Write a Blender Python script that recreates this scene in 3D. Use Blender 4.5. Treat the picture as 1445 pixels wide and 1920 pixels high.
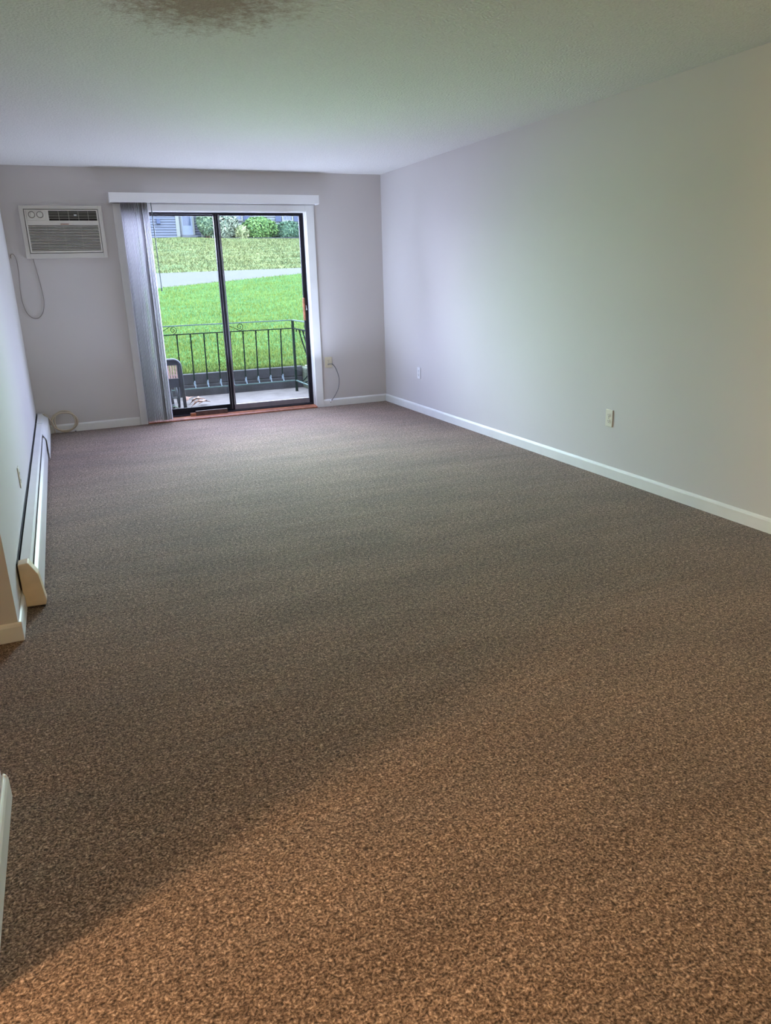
import bpy, math, random
from mathutils import Vector, Matrix
random.seed(7)
for o in list(bpy.data.objects): bpy.data.objects.remove(o)
S = bpy.context.scene
C = S.collection

# ------------------------------------------------------------------ camera
def make_camera():
    yaw, pitch, roll = 0.400070648, 0.312116371, -0.0294226092
    cy, sy, cp, sp, cr, sr = math.cos(yaw), math.sin(yaw), math.cos(pitch), math.sin(pitch), math.cos(roll), math.sin(roll)
    f = Vector((sy*cp, cy*cp, -sp)); r = Vector((cy, -sy, 0)); u = r.cross(f)
    r2 = cr*r + sr*u; u2 = -sr*r + cr*u
    cd = bpy.data.cameras.new('camera'); co = bpy.data.objects.new('camera', cd); C.objects.link(co)
    M = Matrix(((r2.x, u2.x, -f.x, -3.40662), (r2.y, u2.y, -f.y, -7.92771), (r2.z, u2.z, -f.z, 1.40218), (0, 0, 0, 1)))
    co.matrix_world = M
    cd.sensor_fit = 'HORIZONTAL'; cd.sensor_width = 36; cd.lens = 1372.56/1445*36
    cd.clip_start = 0.05; cd.clip_end = 400
    S.camera = co
make_camera()

# ------------------------------------------------------------------ sky, lamps, exposure
SKY = 15.0
W = bpy.data.worlds.new('sky'); S.world = W; W.use_nodes = True
wn = W.node_tree.nodes; wl = W.node_tree.links
wn['Background'].inputs[1].default_value = SKY
tc = wn.new('ShaderNodeTexCoord'); sx = wn.new('ShaderNodeSeparateXYZ'); wr = wn.new('ShaderNodeValToRGB')
wl.new(tc.outputs['Generated'], sx.inputs[0]); wl.new(sx.outputs['Z'], wr.inputs[0]); wl.new(wr.outputs[0], wn['Background'].inputs[0])
wr.color_ramp.elements[0].position = 0.0; wr.color_ramp.elements[0].color = (0.72, 0.82, 1.0, 1)
wr.color_ramp.elements[1].position = 0.9; wr.color_ramp.elements[1].color = (0.62, 0.78, 1.0, 1)

def daylight_fill(name, watts, col, size, loc, tilt, spread=180, yaw=0):   # unseen area lights added round the patio door to brighten the room
    l = bpy.data.lights.new(name, 'AREA'); l.shape = 'RECTANGLE'; l.size, l.size_y = size; l.energy = watts; l.color = col
    l.spread = math.radians(spread)
    o = bpy.data.objects.new(name, l); C.objects.link(o); o.location = loc
    o.rotation_euler = (math.radians(-90 - tilt), 0, math.radians(yaw))   # tilt + = upwards, yaw + = towards the right wall
daylight_fill('sky_fill', 220, (0.62, 0.65, 1.0), (1.9, 1.0), (-1.72, 0.85, 1.98), -46, 180, -12)
daylight_fill('door_fill', 62, (0.47, 0.56, 1.0), (1.4, 0.36), (-1.60, -.10, 1.84), -54, 112, -14)
daylight_fill('right_fill', 7, (0.58, 0.72, 1.0), (0.5, 1.8), (-1.12, -.20, 1.12), 0, 180, 62)
daylight_fill('left_fill', 4, (0.58, 0.76, 0.95), (0.5, 1.8), (-2.15, -.36, 1.12), 0, 108, -66)
daylight_fill('lawn_fill', 23, (0.38, 1.0, 0.20), (1.5, 1.2), (-1.68, -.14, 1.20), -7, 84)
daylight_fill('patio_fill', 30, (0.62, 0.72, 1.0), (1.5, 0.5), (-1.68, -.42, 0.40), 72)
S.view_settings.view_transform = 'Standard'; S.view_settings.look = 'None'
S.view_settings.gamma = 1; S.view_settings.use_curve_mapping = False
S.view_settings.exposure = 0.0

LAMPS = [  # location, watts, colour, radius
    ('hall_ceiling_light', (-4.85, -6.98, 2.30), 160, (1.0, 0.66, 0.38), 0.10, 'round warm ceiling light in the side hall behind the near wall end'),
    ('alcove_fill_light', (-5.2, -5.5, 2.30), 8, (1.0, 0.50, 0.16), 0.10, 'round warm ceiling light added as fill in the alcove past the left wall'),  # lamp added out of view to warm the alcove wall
    ('dining_fill_light', (-3.3, -8.9, 2.30), 46, (1.0, 0.64, 0.33), 0.15, 'round ceiling light added as fill in the dining end of the room'),  # fill lamp added behind the camera to lift walls and carpet
]

# ------------------------------------------------------------------ helpers
class MB:
    def __init__(s): s.v = []; s.f = []; s.smooth = []
    def quadface(s, idx, sm=False): s.f.append(idx); s.smooth.append(sm)
    def box(s, x0, x1, y0, y1, z0, z1, rot=None, piv=None):
        b = len(s.v)
        P = [(x0,y0,z0),(x1,y0,z0),(x1,y1,z0),(x0,y1,z0),(x0,y0,z1),(x1,y0,z1),(x1,y1,z1),(x0,y1,z1)]
        if rot is not None:
            pv = Vector(piv or ((x0+x1)/2,(y0+y1)/2,(z0+z1)/2)); P = [tuple(rot @ (Vector(p)-pv) + pv) for p in P]
        s.v += P
        for q in ((0,3,2,1),(4,5,6,7),(0,1,5,4),(1,2,6,5),(2,3,7,6),(3,0,4,7)): s.quadface([b+i for i in q])
        return s
    def tube(s, pts, r, n=8, closed=False, cap=True, flat=None):
        pts = [Vector(p) for p in pts]; b = len(s.v); m = len(pts); ref = None
        for i, p in enumerate(pts):
            if closed: t = pts[(i+1) % m] - pts[i-1]
            else: t = pts[min(i+1, m-1)] - pts[max(i-1, 0)]
            t.normalize()
            if ref is None:
                ref = Vector((0, 0, 1)) if abs(t.z) < .9 else Vector((1, 0, 0))
            a = t.cross(ref).normalized(); c = a.cross(t).normalized(); ref = c
            rr = r[i] if isinstance(r, (list, tuple)) else r
            for k in range(n):
                w = 2*math.pi*k/n
                s.v.append(tuple(p + a*rr*math.cos(w) + c*rr*math.sin(w)*(flat or 1)))
        for i in range(m if closed else m-1):
            j = (i+1) % m
            for k in range(n):
                k2 = (k+1) % n
                s.quadface([b+i*n+k, b+i*n+k2, b+j*n+k2, b+j*n+k], n > 4)
        if not closed and cap:
            s.quadface([b+k for k in range(n)][::-1]); s.quadface([b+(m-1)*n+k for k in range(n)])
        return s
    def prism(s, prof, a0, a1, axis='y', shear=0.0):
        # prof: list of (u,v); extruded along axis. axis y: (x,z); x: (y,z); z: (x,y)
        b = len(s.v); n = len(prof)
        for a in (a0, a1):
            for (u, v) in prof:
                if axis == 'y': s.v.append((u, a, v))
                elif axis == 'x': s.v.append((a, u, v))
                else: s.v.append((u, v, a))
        for k in range(n):
            k2 = (k+1) % n; s.quadface([b+k, b+k2, b+n+k2, b+n+k])
        s.quadface([b+k for k in range(n)][::-1]); s.quadface([b+n+k for k in range(n)])
        return s
    def cyl(s, c, r, h, axis='y', n=24, r2=None):
        c = Vector(c); d = {'x': Vector((1,0,0)), 'y': Vector((0,1,0)), 'z': Vector((0,0,1))}[axis]
        s.tube([c - d*h/2, c + d*h/2], [r, r2 if r2 is not None else r], n); return s
    def build(s, name, m, parent=None, bevel=0, seg=2, loc=None, autofix=True, **props):
        me = bpy.data.meshes.new(name); me.from_pydata(s.v, [], s.f)
        me.materials.append(m)
        for p, sm in zip(me.polygons, s.smooth): p.use_smooth = sm
        import bmesh
        bm = bmesh.new(); bm.from_mesh(me)
        if autofix: bmesh.ops.recalc_face_normals(bm, faces=bm.faces)
        bm.to_mesh(me); bm.free()
        o = bpy.data.objects.new(name, me); C.objects.link(o)
        if bevel:
            b = o.modifiers.new('bevel', 'BEVEL'); b.width = bevel; b.segments = seg; b.limit_method = 'ANGLE'; b.angle_limit = 0.6
        if parent is not None:
            o.parent = parent
            o.location = -Vector(parent['_base']) if '_base' in parent else (0, 0, 0)
            bpy_rot = parent.get('_built_local')
            if bpy_rot: o.location = (0, 0, 0)
        for k, v in props.items(): o[k] = v
        return o

def thing(name, label, cat, loc, group=None, local=False, rz=0):
    """Empty at the base. local=True: parts are modelled round the origin; else in world coordinates."""
    o = bpy.data.objects.new(name, None); C.objects.link(o); o.location = loc; o.rotation_euler = (0, 0, rz)
    o.empty_display_size = 0.1
    if label: o['label'] = label; o['category'] = cat
    if group: o['group'] = group
    if local: o['_built_local'] = 1
    else: o['_base'] = tuple(loc)
    return o
def tag(o, label, cat, group=None, kind=None):
    o['label'] = label; o['category'] = cat
    if group: o['group'] = group
    if kind: o['kind'] = kind
    return o
def struct(o): o['kind'] = 'structure'; return o

# ------------------------------------------------------------------ materials
def mat(name, col, rough=0.6, metal=0.0, spec=0.4, var=0.0, vscale=5, bump=0.0, bscale=50, bdist=0.01):
    m = bpy.data.materials.new(name); m.use_nodes = True; n = m.node_tree.nodes; l = m.node_tree.links
    p = n['Principled BSDF']; p.inputs['Base Color'].default_value = (*col, 1)
    p.inputs['Roughness'].default_value = rough; p.inputs['Metallic'].default_value = metal
    p.inputs['Specular IOR Level'].default_value = spec
    t = n.new('ShaderNodeTexCoord')
    if var:
        ns = n.new('ShaderNodeTexNoise'); ns.inputs['Scale'].default_value = vscale; ns.inputs['Detail'].default_value = 4
        l.new(t.outputs['Object'], ns.inputs['Vector'])
        r = n.new('ShaderNodeValToRGB'); r.color_ramp.elements[0].position = .3; r.color_ramp.elements[1].position = .7
        r.color_ramp.elements[0].color = (*[c*(1-var) for c in col], 1); r.color_ramp.elements[1].color = (*[min(1, c*(1+var)) for c in col], 1)
        l.new(ns.outputs['Fac'], r.inputs[0]); l.new(r.outputs[0], p.inputs['Base Color'])
    if bump:
        nb = n.new('ShaderNodeTexNoise'); nb.inputs['Scale'].default_value = bscale; nb.inputs['Detail'].default_value = 3
        l.new(t.outputs['Object'], nb.inputs['Vector'])
        b = n.new('ShaderNodeBump'); b.inputs['Strength'].default_value = bump; b.inputs['Distance'].default_value = bdist
        l.new(nb.outputs['Fac'], b.inputs['Height']); l.new(b.outputs[0], p.inputs['Normal'])
    return m
def ramp(n, stops):
    r = n.new('ShaderNodeValToRGB'); e = r.color_ramp.elements
    while len(e) < len(stops): e.new(0.5)
    for i, (p, c) in enumerate(stops): e[i].position = p; e[i].color = (*c, 1)
    return r

M = {}
M['wall'] = mat('greige wall paint', (0.64, 0.61, 0.59), 0.75, spec=0.25, var=0.015, vscale=1.2, bump=0.05, bscale=180, bdist=0.002)
M['trim'] = mat('white trim paint', (0.80, 0.80, 0.77), 0.4, var=0.03, vscale=6)
M['valance'] = mat('white valance vinyl', (0.90, 0.91, 0.91), 0.45)
M['vane'] = mat('white fabric vane', (0.64, 0.63, 0.645), 0.7, var=0.05, vscale=30)
M['bronze'] = mat('dark bronze aluminium', (0.018, 0.016, 0.021), 0.6, 0.0, spec=0.15, var=0.2, vscale=8)
M['bronze_light'] = mat('worn grey aluminium', (0.22, 0.21, 0.24), 0.4, 0.4, var=0.1, vscale=12)
M['copper'] = mat('reddish wood', (0.36, 0.14, 0.07), 0.5, var=0.3, vscale=25)
M['dark_wood'] = mat('dark brown wood', (0.10, 0.055, 0.045), 0.5, var=0.3, vscale=25)
M['chrome'] = mat('chrome', (0.7, 0.7, 0.72), 0.25, 0.9)
M['ac'] = mat('aged white plastic', (0.66, 0.63, 0.55), 0.5, var=0.03, vscale=9)
M['ac_trim'] = mat('beige white plastic trim', (0.64, 0.62, 0.56), 0.5)
M['ac_dark'] = mat('dark vent inside', (0.02, 0.016, 0.014), 0.7)
M['ac_mark'] = mat('copper coloured mark', (0.28, 0.13, 0.08), 0.5)
M['almond'] = mat('almond plastic', (0.68, 0.62, 0.44), 0.4)
M['ivory'] = mat('ivory plastic', (0.76, 0.72, 0.60), 0.4)
M['whitep'] = mat('white plastic', (0.82, 0.83, 0.84), 0.35)
M['slot'] = mat('dark slot', (0.03, 0.025, 0.02), 0.8)
M['heater'] = mat('cream enamel', (0.74, 0.73, 0.69), 0.4, var=0.03, vscale=8)
M['heater_cap'] = mat('yellowed cream enamel', (0.70, 0.56, 0.38), 0.45, var=0.08, vscale=14)
M['cable_white'] = mat('cream cable', (0.60, 0.51, 0.38), 0.5)
M['cable_grey'] = mat('grey cable', (0.16, 0.16, 0.16), 0.5)
M['cable_dark'] = mat('thin beige cable', (0.25, 0.21, 0.18), 0.5)
M['lamp_metal'] = mat('brushed metal', (0.5, 0.48, 0.45), 0.35, 0.8)
M['iron'] = mat('dark green wrought iron', (0.001, 0.0065, 0.0045), 0.8, 0.0, spec=0.08, var=0.3, vscale=20)
M['iron_worn'] = mat('weathered pale iron', (0.035, 0.06, 0.055), 0.7, 0.0, spec=0.15, var=0.25, vscale=30)
M['timber'] = mat('dark weathered timber', (0.012, 0.012, 0.015), 0.8, var=0.5, vscale=7, bump=.4, bscale=30)
M['navy'] = mat('navy plastic', (0.012, 0.014, 0.022), 0.5, var=0.15, vscale=10)
M['greyleg'] = mat('grey metal tube', (0.035,0.04,0.05), 0.5, 0.2)
M['leaf_dry'] = mat('dry brown leaf', (0.16, 0.085, 0.055), 0.7, var=0.35, vscale=25)
M['leaf_green'] = mat('wilted green leaf', (0.03, 0.06, 0.025), 0.7, var=0.3, vscale=25)
M['shutter'] = mat('slate blue shutter', (0.020, 0.032, 0.075), 0.6)
M['white_out'] = mat('white exterior trim', (0.11, 0.12, 0.11), 0.5)
M['doorpaint'] = mat('pale blue door paint', (0.115, 0.14, 0.19), 0.5)
M['outglass'] = mat('dull window glass', (0.030, 0.048, 0.095), 0.15)
M['stone'] = mat('grey foundation', (0.05, 0.055, 0.07), 0.8, var=0.25, vscale=3)
M['roof'] = mat('dark roof shingle', (0.03, 0.03, 0.035), 0.9, var=0.2, vscale=5)
M['mulch'] = mat('dark mulch', (0.022, 0.026, 0.03), 0.9, var=0.4, vscale=4)

def siding(name, c):
    m = mat(name, c, 0.6, var=0.06, vscale=2); return m
M['siding'] = siding('blue grey siding', (0.052, 0.062, 0.092))
M['siding_white'] = siding('pale siding', (0.08, 0.095, 0.10))
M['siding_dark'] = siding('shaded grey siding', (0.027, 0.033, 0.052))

def carpet_mat():
    m = bpy.data.materials.new('taupe frieze carpet'); m.use_nodes = True; n = m.node_tree.nodes; l = m.node_tree.links
    p = n['Principled BSDF']; p.inputs['Roughness'].default_value = 0.95; p.inputs['Specular IOR Level'].default_value = 0.08
    p.inputs['Sheen Weight'].default_value = 0.15; p.inputs['Sheen Roughness'].default_value = 0.5
    t = n.new('ShaderNodeTexCoord')
    # twisted yarn look: warped noise
    w = n.new('ShaderNodeTexNoise'); w.inputs['Scale'].default_value = 60; w.inputs['Detail'].default_value = 1
    l.new(t.outputs['Object'], w.inputs['Vector'])
    mx = n.new('ShaderNodeMix'); mx.data_type = 'VECTOR'; mx.inputs[0].default_value = 0.012
    l.new(t.outputs['Object'], mx.inputs[4]); l.new(w.outputs['Color'], mx.inputs[5])
    a = n.new('ShaderNodeTexNoise'); a.inputs['Scale'].default_value = 165; a.inputs['Detail'].default_value = 2.5; a.inputs['Roughness'].default_value = .55
    l.new(mx.outputs[1], a.inputs['Vector'])
    r = ramp(n, [(0.33, (0.038, 0.025, 0.017)), (0.46, (0.140, 0.094, 0.064)), (0.58, (0.262, 0.184, 0.133)), (0.70, (0.475, 0.355, 0.268))])
    l.new(a.outputs['Fac'], r.inputs[0])
    # soft wear / vacuum mottling
    b = n.new('ShaderNodeTexNoise'); b.inputs['Scale'].default_value = 1.6; b.inputs['Detail'].default_value = 4
    mp = n.new('ShaderNodeMapping'); mp.inputs['Rotation'].default_value = (0, 0, 0.5); mp.inputs['Scale'].default_value = (1, 2.2, 1)
    l.new(t.outputs['Object'], mp.inputs[0]); l.new(mp.outputs[0], b.inputs['Vector'])
    r2 = ramp(n, [(0.35, (0.86, 0.86, 0.86)), (0.65, (1.08, 1.06, 1.04))]); l.new(b.outputs['Fac'], r2.inputs[0])
    c = n.new('ShaderNodeTexNoise'); c.inputs['Scale'].default_value = 62; c.inputs['Detail'].default_value = 2
    l.new(t.outputs['Object'], c.inputs['Vector'])
    r3 = ramp(n, [(0.34, (0.66, 0.64, 0.62)), (0.5, (1.0, 1.0, 1.0)), (0.66, (1.42, 1.42, 1.42))]); l.new(c.outputs['Fac'], r3.inputs[0])
    m3 = n.new('ShaderNodeMix'); m3.data_type = 'RGBA'; m3.blend_type = 'MULTIPLY'; m3.inputs[0].default_value = 1
    l.new(r.outputs[0], m3.inputs[6]); l.new(r3.outputs[0], m3.inputs[7])
    mu = n.new('ShaderNodeMix'); mu.data_type = 'RGBA'; mu.blend_type = 'MULTIPLY'; mu.inputs[0].default_value = 1
    l.new(m3.outputs[2], mu.inputs[6]); l.new(r2.outputs[0], mu.inputs[7]); l.new(mu.outputs[2], p.inputs['Base Color'])
    bp = n.new('ShaderNodeBump'); bp.inputs['Strength'].default_value = 0.7; bp.inputs['Distance'].default_value = 0.006
    l.new(a.outputs['Fac'], bp.inputs['Height'])
    # long shallow ripples in the carpet
    wv = n.new('ShaderNodeTexNoise'); wv.inputs['Scale'].default_value = 2.0; wv.inputs['Detail'].default_value = 2
    mp2 = n.new('ShaderNodeMapping'); mp2.inputs['Rotation'].default_value = (0, 0, -0.3); mp2.inputs['Scale'].default_value = (0.5, 3, 1)
    l.new(t.outputs['Object'], mp2.inputs[0]); l.new(mp2.outputs[0], wv.inputs['Vector'])
    bp2 = n.new('ShaderNodeBump'); bp2.inputs['Strength'].default_value = 0.35; bp2.inputs['Distance'].default_value = 0.03
    l.new(wv.outputs['Fac'], bp2.inputs['Height']); l.new(bp.outputs[0], bp2.inputs['Normal']); l.new(bp2.outputs[0], p.inputs['Normal'])
    return m
M['carpet'] = carpet_mat()

def ceiling_mat():
    m = bpy.data.materials.new('popcorn ceiling'); m.use_nodes = True; n = m.node_tree.nodes; l = m.node_tree.links
    p = n['Principled BSDF']; p.inputs['Roughness'].default_value = 0.9; p.inputs['Specular IOR Level'].default_value = 0.1
    t = n.new('ShaderNodeTexCoord')
    a = n.new('ShaderNodeTexNoise'); a.inputs['Scale'].default_value = 80; a.inputs['Detail'].default_value = 3
    l.new(t.outputs['Object'], a.inputs['Vector'])
    bp = n.new('ShaderNodeBump'); bp.inputs['Strength'].default_value = 0.8; bp.inputs['Distance'].default_value = 0.009
    l.new(a.outputs['Fac'], bp.inputs['Height']); l.new(bp.outputs[0], p.inputs['Normal'])
    # brown stain round (-2.72, -4.47), ragged edge
    mp = n.new('ShaderNodeMapping'); mp.vector_type = 'POINT'
    mp.inputs['Location'].default_value = (2.70/0.42, 4.62/0.44, 0); mp.inputs['Scale'].default_value = (1/0.42, 1/0.44, 0)
    l.new(t.outputs['Object'], mp.inputs[0])
    ln = n.new('ShaderNodeVectorMath'); ln.operation = 'LENGTH'; l.new(mp.outputs[0], ln.inputs[0])
    sn = n.new('ShaderNodeTexNoise'); sn.inputs['Scale'].default_value = 26; sn.inputs['Detail'].default_value = 8; sn.inputs['Roughness'].default_value = .75
    l.new(t.outputs['Object'], sn.inputs['Vector'])
    ad = n.new('ShaderNodeMath'); ad.operation = 'MULTIPLY_ADD'; ad.inputs[1].default_value = 2.4; l.new(sn.outputs['Fac'], ad.inputs[0]); l.new(ln.outputs['Value'], ad.inputs[2])
    r = ramp(n, [(0.0, (1, 1, 1)), (0.55, (0.0, 0.0, 0.0))])
    sb = n.new('ShaderNodeMath'); sb.operation = 'MULTIPLY_ADD'; sb.inputs[1].default_value = 0.75; sb.inputs[2].default_value = -1.12
    l.new(ad.outputs[0], sb.inputs[0]); l.new(sb.outputs[0], r.inputs[0])
    mx = n.new('ShaderNodeMix'); mx.data_type = 'RGBA'
    mx.inputs[6].default_value = (0.80, 0.79, 0.76, 1); mx.inputs[7].default_value = (0.42, 0.315, 0.265, 1)
    l.new(r.outputs[0], mx.inputs[0])
    sp = n.new('ShaderNodeMix'); sp.data_type = 'RGBA'; sp.blend_type = 'MULTIPLY'; sp.inputs[0].default_value = 1
    rs = ramp(n, [(0.35, (0.93, 0.93, 0.93)), (0.6, (1.0, 1.0, 1.0))]); l.new(a.outputs['Fac'], rs.inputs[0])
    l.new(mx.outputs[2], sp.inputs[6]); l.new(rs.outputs[0], sp.inputs[7]); l.new(sp.outputs[2], p.inputs['Base Color'])
    return m
M['ceiling'] = ceiling_mat()

def ground_mat(name, stops, scale, detail=6, big=None, bump=0.6, bdist=0.05, stretch=(1, 1, 1)):
    m = bpy.data.materials.new(name); m.use_nodes = True; n = m.node_tree.nodes; l = m.node_tree.links
    p = n['Principled BSDF']; p.inputs['Roughness'].default_value = 0.9; p.inputs['Specular IOR Level'].default_value = 0.05
    t = n.new('ShaderNodeTexCoord'); mp = n.new('ShaderNodeMapping'); mp.inputs['Scale'].default_value = stretch
    l.new(t.outputs['Object'], mp.inputs[0])
    a = n.new('ShaderNodeTexNoise'); a.inputs['Scale'].default_value = scale; a.inputs['Detail'].default_value = detail; a.inputs['Roughness'].default_value = .7
    l.new(mp.outputs[0], a.inputs['Vector']); r = ramp(n, stops); l.new(a.outputs['Fac'], r.inputs[0])
    out = r.outputs[0]
    if big:
        b = n.new('ShaderNodeTexNoise'); b.inputs['Scale'].default_value = big[0]; b.inputs['Detail'].default_value = 3
        l.new(mp.outputs[0], b.inputs['Vector']); r2 = ramp(n, [(0.35, big[1]), (0.65, big[2])]); l.new(b.outputs['Fac'], r2.inputs[0])
        mu = n.new('ShaderNodeMix'); mu.data_type = 'RGBA'; mu.blend_type = 'MULTIPLY'; mu.inputs[0].default_value = 1
        l.new(out, mu.inputs[6]); l.new(r2.outputs[0], mu.inputs[7]); out = mu.outputs[2]
    l.new(out, p.inputs['Base Color'])
    bp = n.new('ShaderNodeBump'); bp.inputs['Strength'].default_value = bump; bp.inputs['Distance'].default_value = bdist
    l.new(a.outputs['Fac'], bp.inputs['Height']); l.new(bp.outputs[0], p.inputs['Normal'])
    return m
M['lawn'] = ground_mat('lawn grass ground', [(0.35, (0.012, 0.035, 0.010)), (0.5, (0.034, 0.086, 0.022)), (0.65, (0.060, 0.125, 0.036))], 14, big=(0.9, (0.8, 0.95, 1.0), (1.15, 1.05, 0.8)))
M['bank'] = ground_mat('dry grass bank', [(0.35, (0.022, 0.034, 0.014)), (0.5, (0.062, 0.082, 0.032)), (0.65, (0.105, 0.12, 0.055))], 2.2, big=(0.35, (0.8, 0.95, 0.9), (1.15, 1.05, 0.9)), stretch=(1, 1, 1))
M['road'] = ground_mat('pale asphalt', [(0.3, (0.062, 0.062, 0.062)), (0.7, (0.078, 0.078, 0.076))], 3, bump=.1, bdist=.01)
M['slab'] = ground_mat('patio concrete', [(0.3, (0.062, 0.054, 0.050)), (0.5, (0.088, 0.078, 0.074)), (0.7, (0.105, 0.095, 0.090))], 6, detail=8, bump=.2, bdist=.01)
M['blade'] = mat('grass blade', (0.050, 0.118, 0.028), 0.7, spec=0.1, var=0.45, vscale=3)
M['flagstone'] = mat('mossy stone kerb', (0.030, 0.038, 0.022), 0.9, var=.3, vscale=9, bump=.4, bscale=25)

def glass_mat():
    m = bpy.data.materials.new('clear glass'); m.use_nodes = True; n = m.node_tree.nodes; l = m.node_tree.links
    for x in list(n): n.remove(x)
    o = n.new('ShaderNodeOutputMaterial'); tr = n.new('ShaderNodeBsdfTransparent'); tr.inputs[0].default_value = (0.97, 0.98, 0.98, 1)
    g = n.new('ShaderNodeBsdfGlossy'); g.inputs['Roughness'].default_value = 0.02; fr = n.new('ShaderNodeFresnel'); fr.inputs[0].default_value = 1.45
    mx = n.new('ShaderNodeMixShader'); l.new(fr.outputs[0], mx.inputs[0]); l.new(tr.outputs[0], mx.inputs[1]); l.new(g.outputs[0], mx.inputs[2]); l.new(mx.outputs[0], o.inputs[0])
    return m
M['glass'] = glass_mat()
def foliage_mat(name, dark, light):
    m = bpy.data.materials.new(name); m.use_nodes = True; n = m.node_tree.nodes; l = m.node_tree.links
    p = n['Principled BSDF']; p.inputs['Roughness'].default_value = 0.7; p.inputs['Specular IOR Level'].default_value = 0.15
    g = n.new('ShaderNodeNewGeometry'); r = ramp(n, [(0.0, dark), (1.0, light)])
    l.new(g.outputs['Random Per Island'], r.inputs[0]); l.new(r.outputs[0], p.inputs['Base Color'])
    return m
def emis(name, col, s):
    m = bpy.data.materials.new(name); m.use_nodes = True; p = m.node_tree.nodes['Principled BSDF']
    p.inputs['Base Color'].default_value = (0.8, 0.8, 0.78, 1); p.inputs['Emission Color'].default_value = (*col, 1); p.inputs['Emission Strength'].default_value = s
    return m

# ------------------------------------------------------------------ room shell
XL, XR, H = -3.745, 0.0, 2.44
YB = -10.6                       # back of the room
XH = -6.3                        # far side of the hall
OX0, OX1, OZ = -2.705, -0.862, 2.068   # patio door opening
struct(MB().box(XH-.12, 0.12, YB-.12, 0.02, -0.12, 0.0).build('floor', M['carpet']))
struct(MB().box(XH-.12, 0.12, YB-.12, 0.20, H, H+0.12).build('ceiling', M['ceiling']))
struct(MB().box(XR, XR+.12, YB, 0.20, 0, H).build('wall_right', M['wall']))
wf = MB(); wf.box(XL-.12, OX0, 0, .20, 0, H); wf.box(OX1, XR, 0, .20, 0, H); wf.box(OX0, OX1, 0, .20, OZ, H); wf.box(XL-.12, XR, .02, .20, -.12, 0)
struct(wf.build('wall_far', M['wall']))
struct(MB().box(XL-.12, XL, -4.79, 0, 0, H).build('wall_left', M['wall']))
struct(MB().box(XL-.12, XL, -6.54, -5.88, 0, H).build('wall_left_near', M['wall']))
struct(MB().box(XL-.12, XL, YB, -7.75, 0, H).build('wall_left_back', M['wall']))
struct(MB().box(XH, XR, YB-.12, YB, 0, H).build('wall_back', M['wall']))
struct(MB().box(XH-.12, XH, YB, -4.67, 0, H).build('wall_hall', M['wall']))
struct(MB().box(XH, XL-.12, -4.79, -4.67, 0, H).build('wall_alcove', M['wall']))
struct(MB().box(XH, XL-.12, -6.18, -6.06, 0, H).build('wall_light_block', M['wall']))  # partition added out of view, keeps hall lamp light off the alcove

def bb_prof(flip=1, h=.082, t=.014):   # (u out from wall, z)
    return [(0, 0), (t*flip, 0), (t*flip, h-.016), (t*.75*flip, h-.006), (t*.35*flip, h), (0, h)]
b = MB(); b.prism([(XR + u, z) for u, z in bb_prof(-1)], YB, -.014, 'y'); struct(b.build('baseboard_right', M['trim']))
b = MB(); b.prism([(u, z) for u, z in bb_prof(-1)], -.780, XR, 'x'); b.prism([(u, z) for u, z in bb_prof(-1)], XL+.10, -2.785, 'x'); struct(b.build('baseboard_far', M['trim']))
b = MB(); b.prism([(XL + u, z) for u, z in bb_prof(1)], -4.79, -4.40, 'y')
b.prism([(-4.79 + u, z) for u, z in bb_prof(-1)], XL-.115, XL+.014, 'x'); b.prism([(-4.79 + u, z) for u, z in bb_prof(-1)], XH, XL-.12, 'x')
struct(b.build('baseboard_left', M['trim'], bevel=.003))
b = MB(); b.prism([(XL + u, z) for u, z in bb_prof(1)], -6.54, -5.865, 'y'); b.prism([(-5.88 + u, z) for u, z in bb_prof(1)], XL-.12, XL+.012, 'x')
struct(b.build('baseboard_left_near', M['trim'], bevel=.003))

# casing round the patio door + white jamb lining
t = MB(); t.box(-2.782, -2.712, -.020, 0, 0, 2.125); t.box(-.868, -.780, -.020, 0, 0, 2.125); t.box(-2.712, -.868, -.020, 0, 2.062, 2.125)
struct(t.build('trim_1', M['trim'], bevel=.004))
t = MB(); t.box(OX0-.001, OX0+.012, 0, .075, 0.03, OZ); t.box(OX1-.012, OX1+.001, 0, .075, 0.03, OZ); t.box(OX0, OX1, 0, .075, OZ-.010, OZ+.001)
struct(t.build('trim_2', M['trim']))

# patio door
D = thing('door_1', None, None, (-1.78, .1, 0)); struct(D)
f = MB(); FX0, FX1 = -2.70, -.868
f.box(FX0, FX0+.024, .070, .185, .03, 2.062); f.box(FX1-.018, FX1, .070, .185, .03, 2.062); f.box(FX0, FX1, .070, .185, 2.042, 2.064)
f.box(FX0, FX1, .070, .185, .018, .040); f.box(FX0, FX1, .118, .124, .04, .055)
f.build('door_frame', M['bronze'], D)
def panel(x0, x1, y, wl_, wr_, name, botmat, zb=.106):
    m = MB(); m.box(x0, x0+wl_, y, y+.03, .052, 2.042); m.box(x1-wr_, x1, y, y+.03, .052, 2.042); m.box(x0+wl_, x1-wr_, y, y+.03, 2.030, 2.042)
    fr = m.build(name, M['bronze'], D, bevel=.002)
    m = MB(); m.box(x0+wl_, x1-wr_, y+.001, y+.029, .052, zb); o = m.build('bottom_rail', botmat, D); 
    m = MB(); m.box(x0+wl_, x1-wr_, y+.013, y+.017, zb, 2.030); m.build('glass_pane', M['glass'], D)
    return fr
panel(-1.818, -.886, .082, .046, .030, 'sliding_panel', M['bronze_light'])
panel(-2.678, -1.770, .134, .040, .040, 'fixed_panel', M['bronze'])
m = MB(); m.box(-1.771, -1.758, .078, .084, .055, 2.04); m.build('interlock_strip', M['bronze_light'], D)
m = MB(); m.box(-1.803, -1.799, .072, .082, .06, 2.03); m.build('seal_strip', M['bronze_light'], D)
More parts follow.
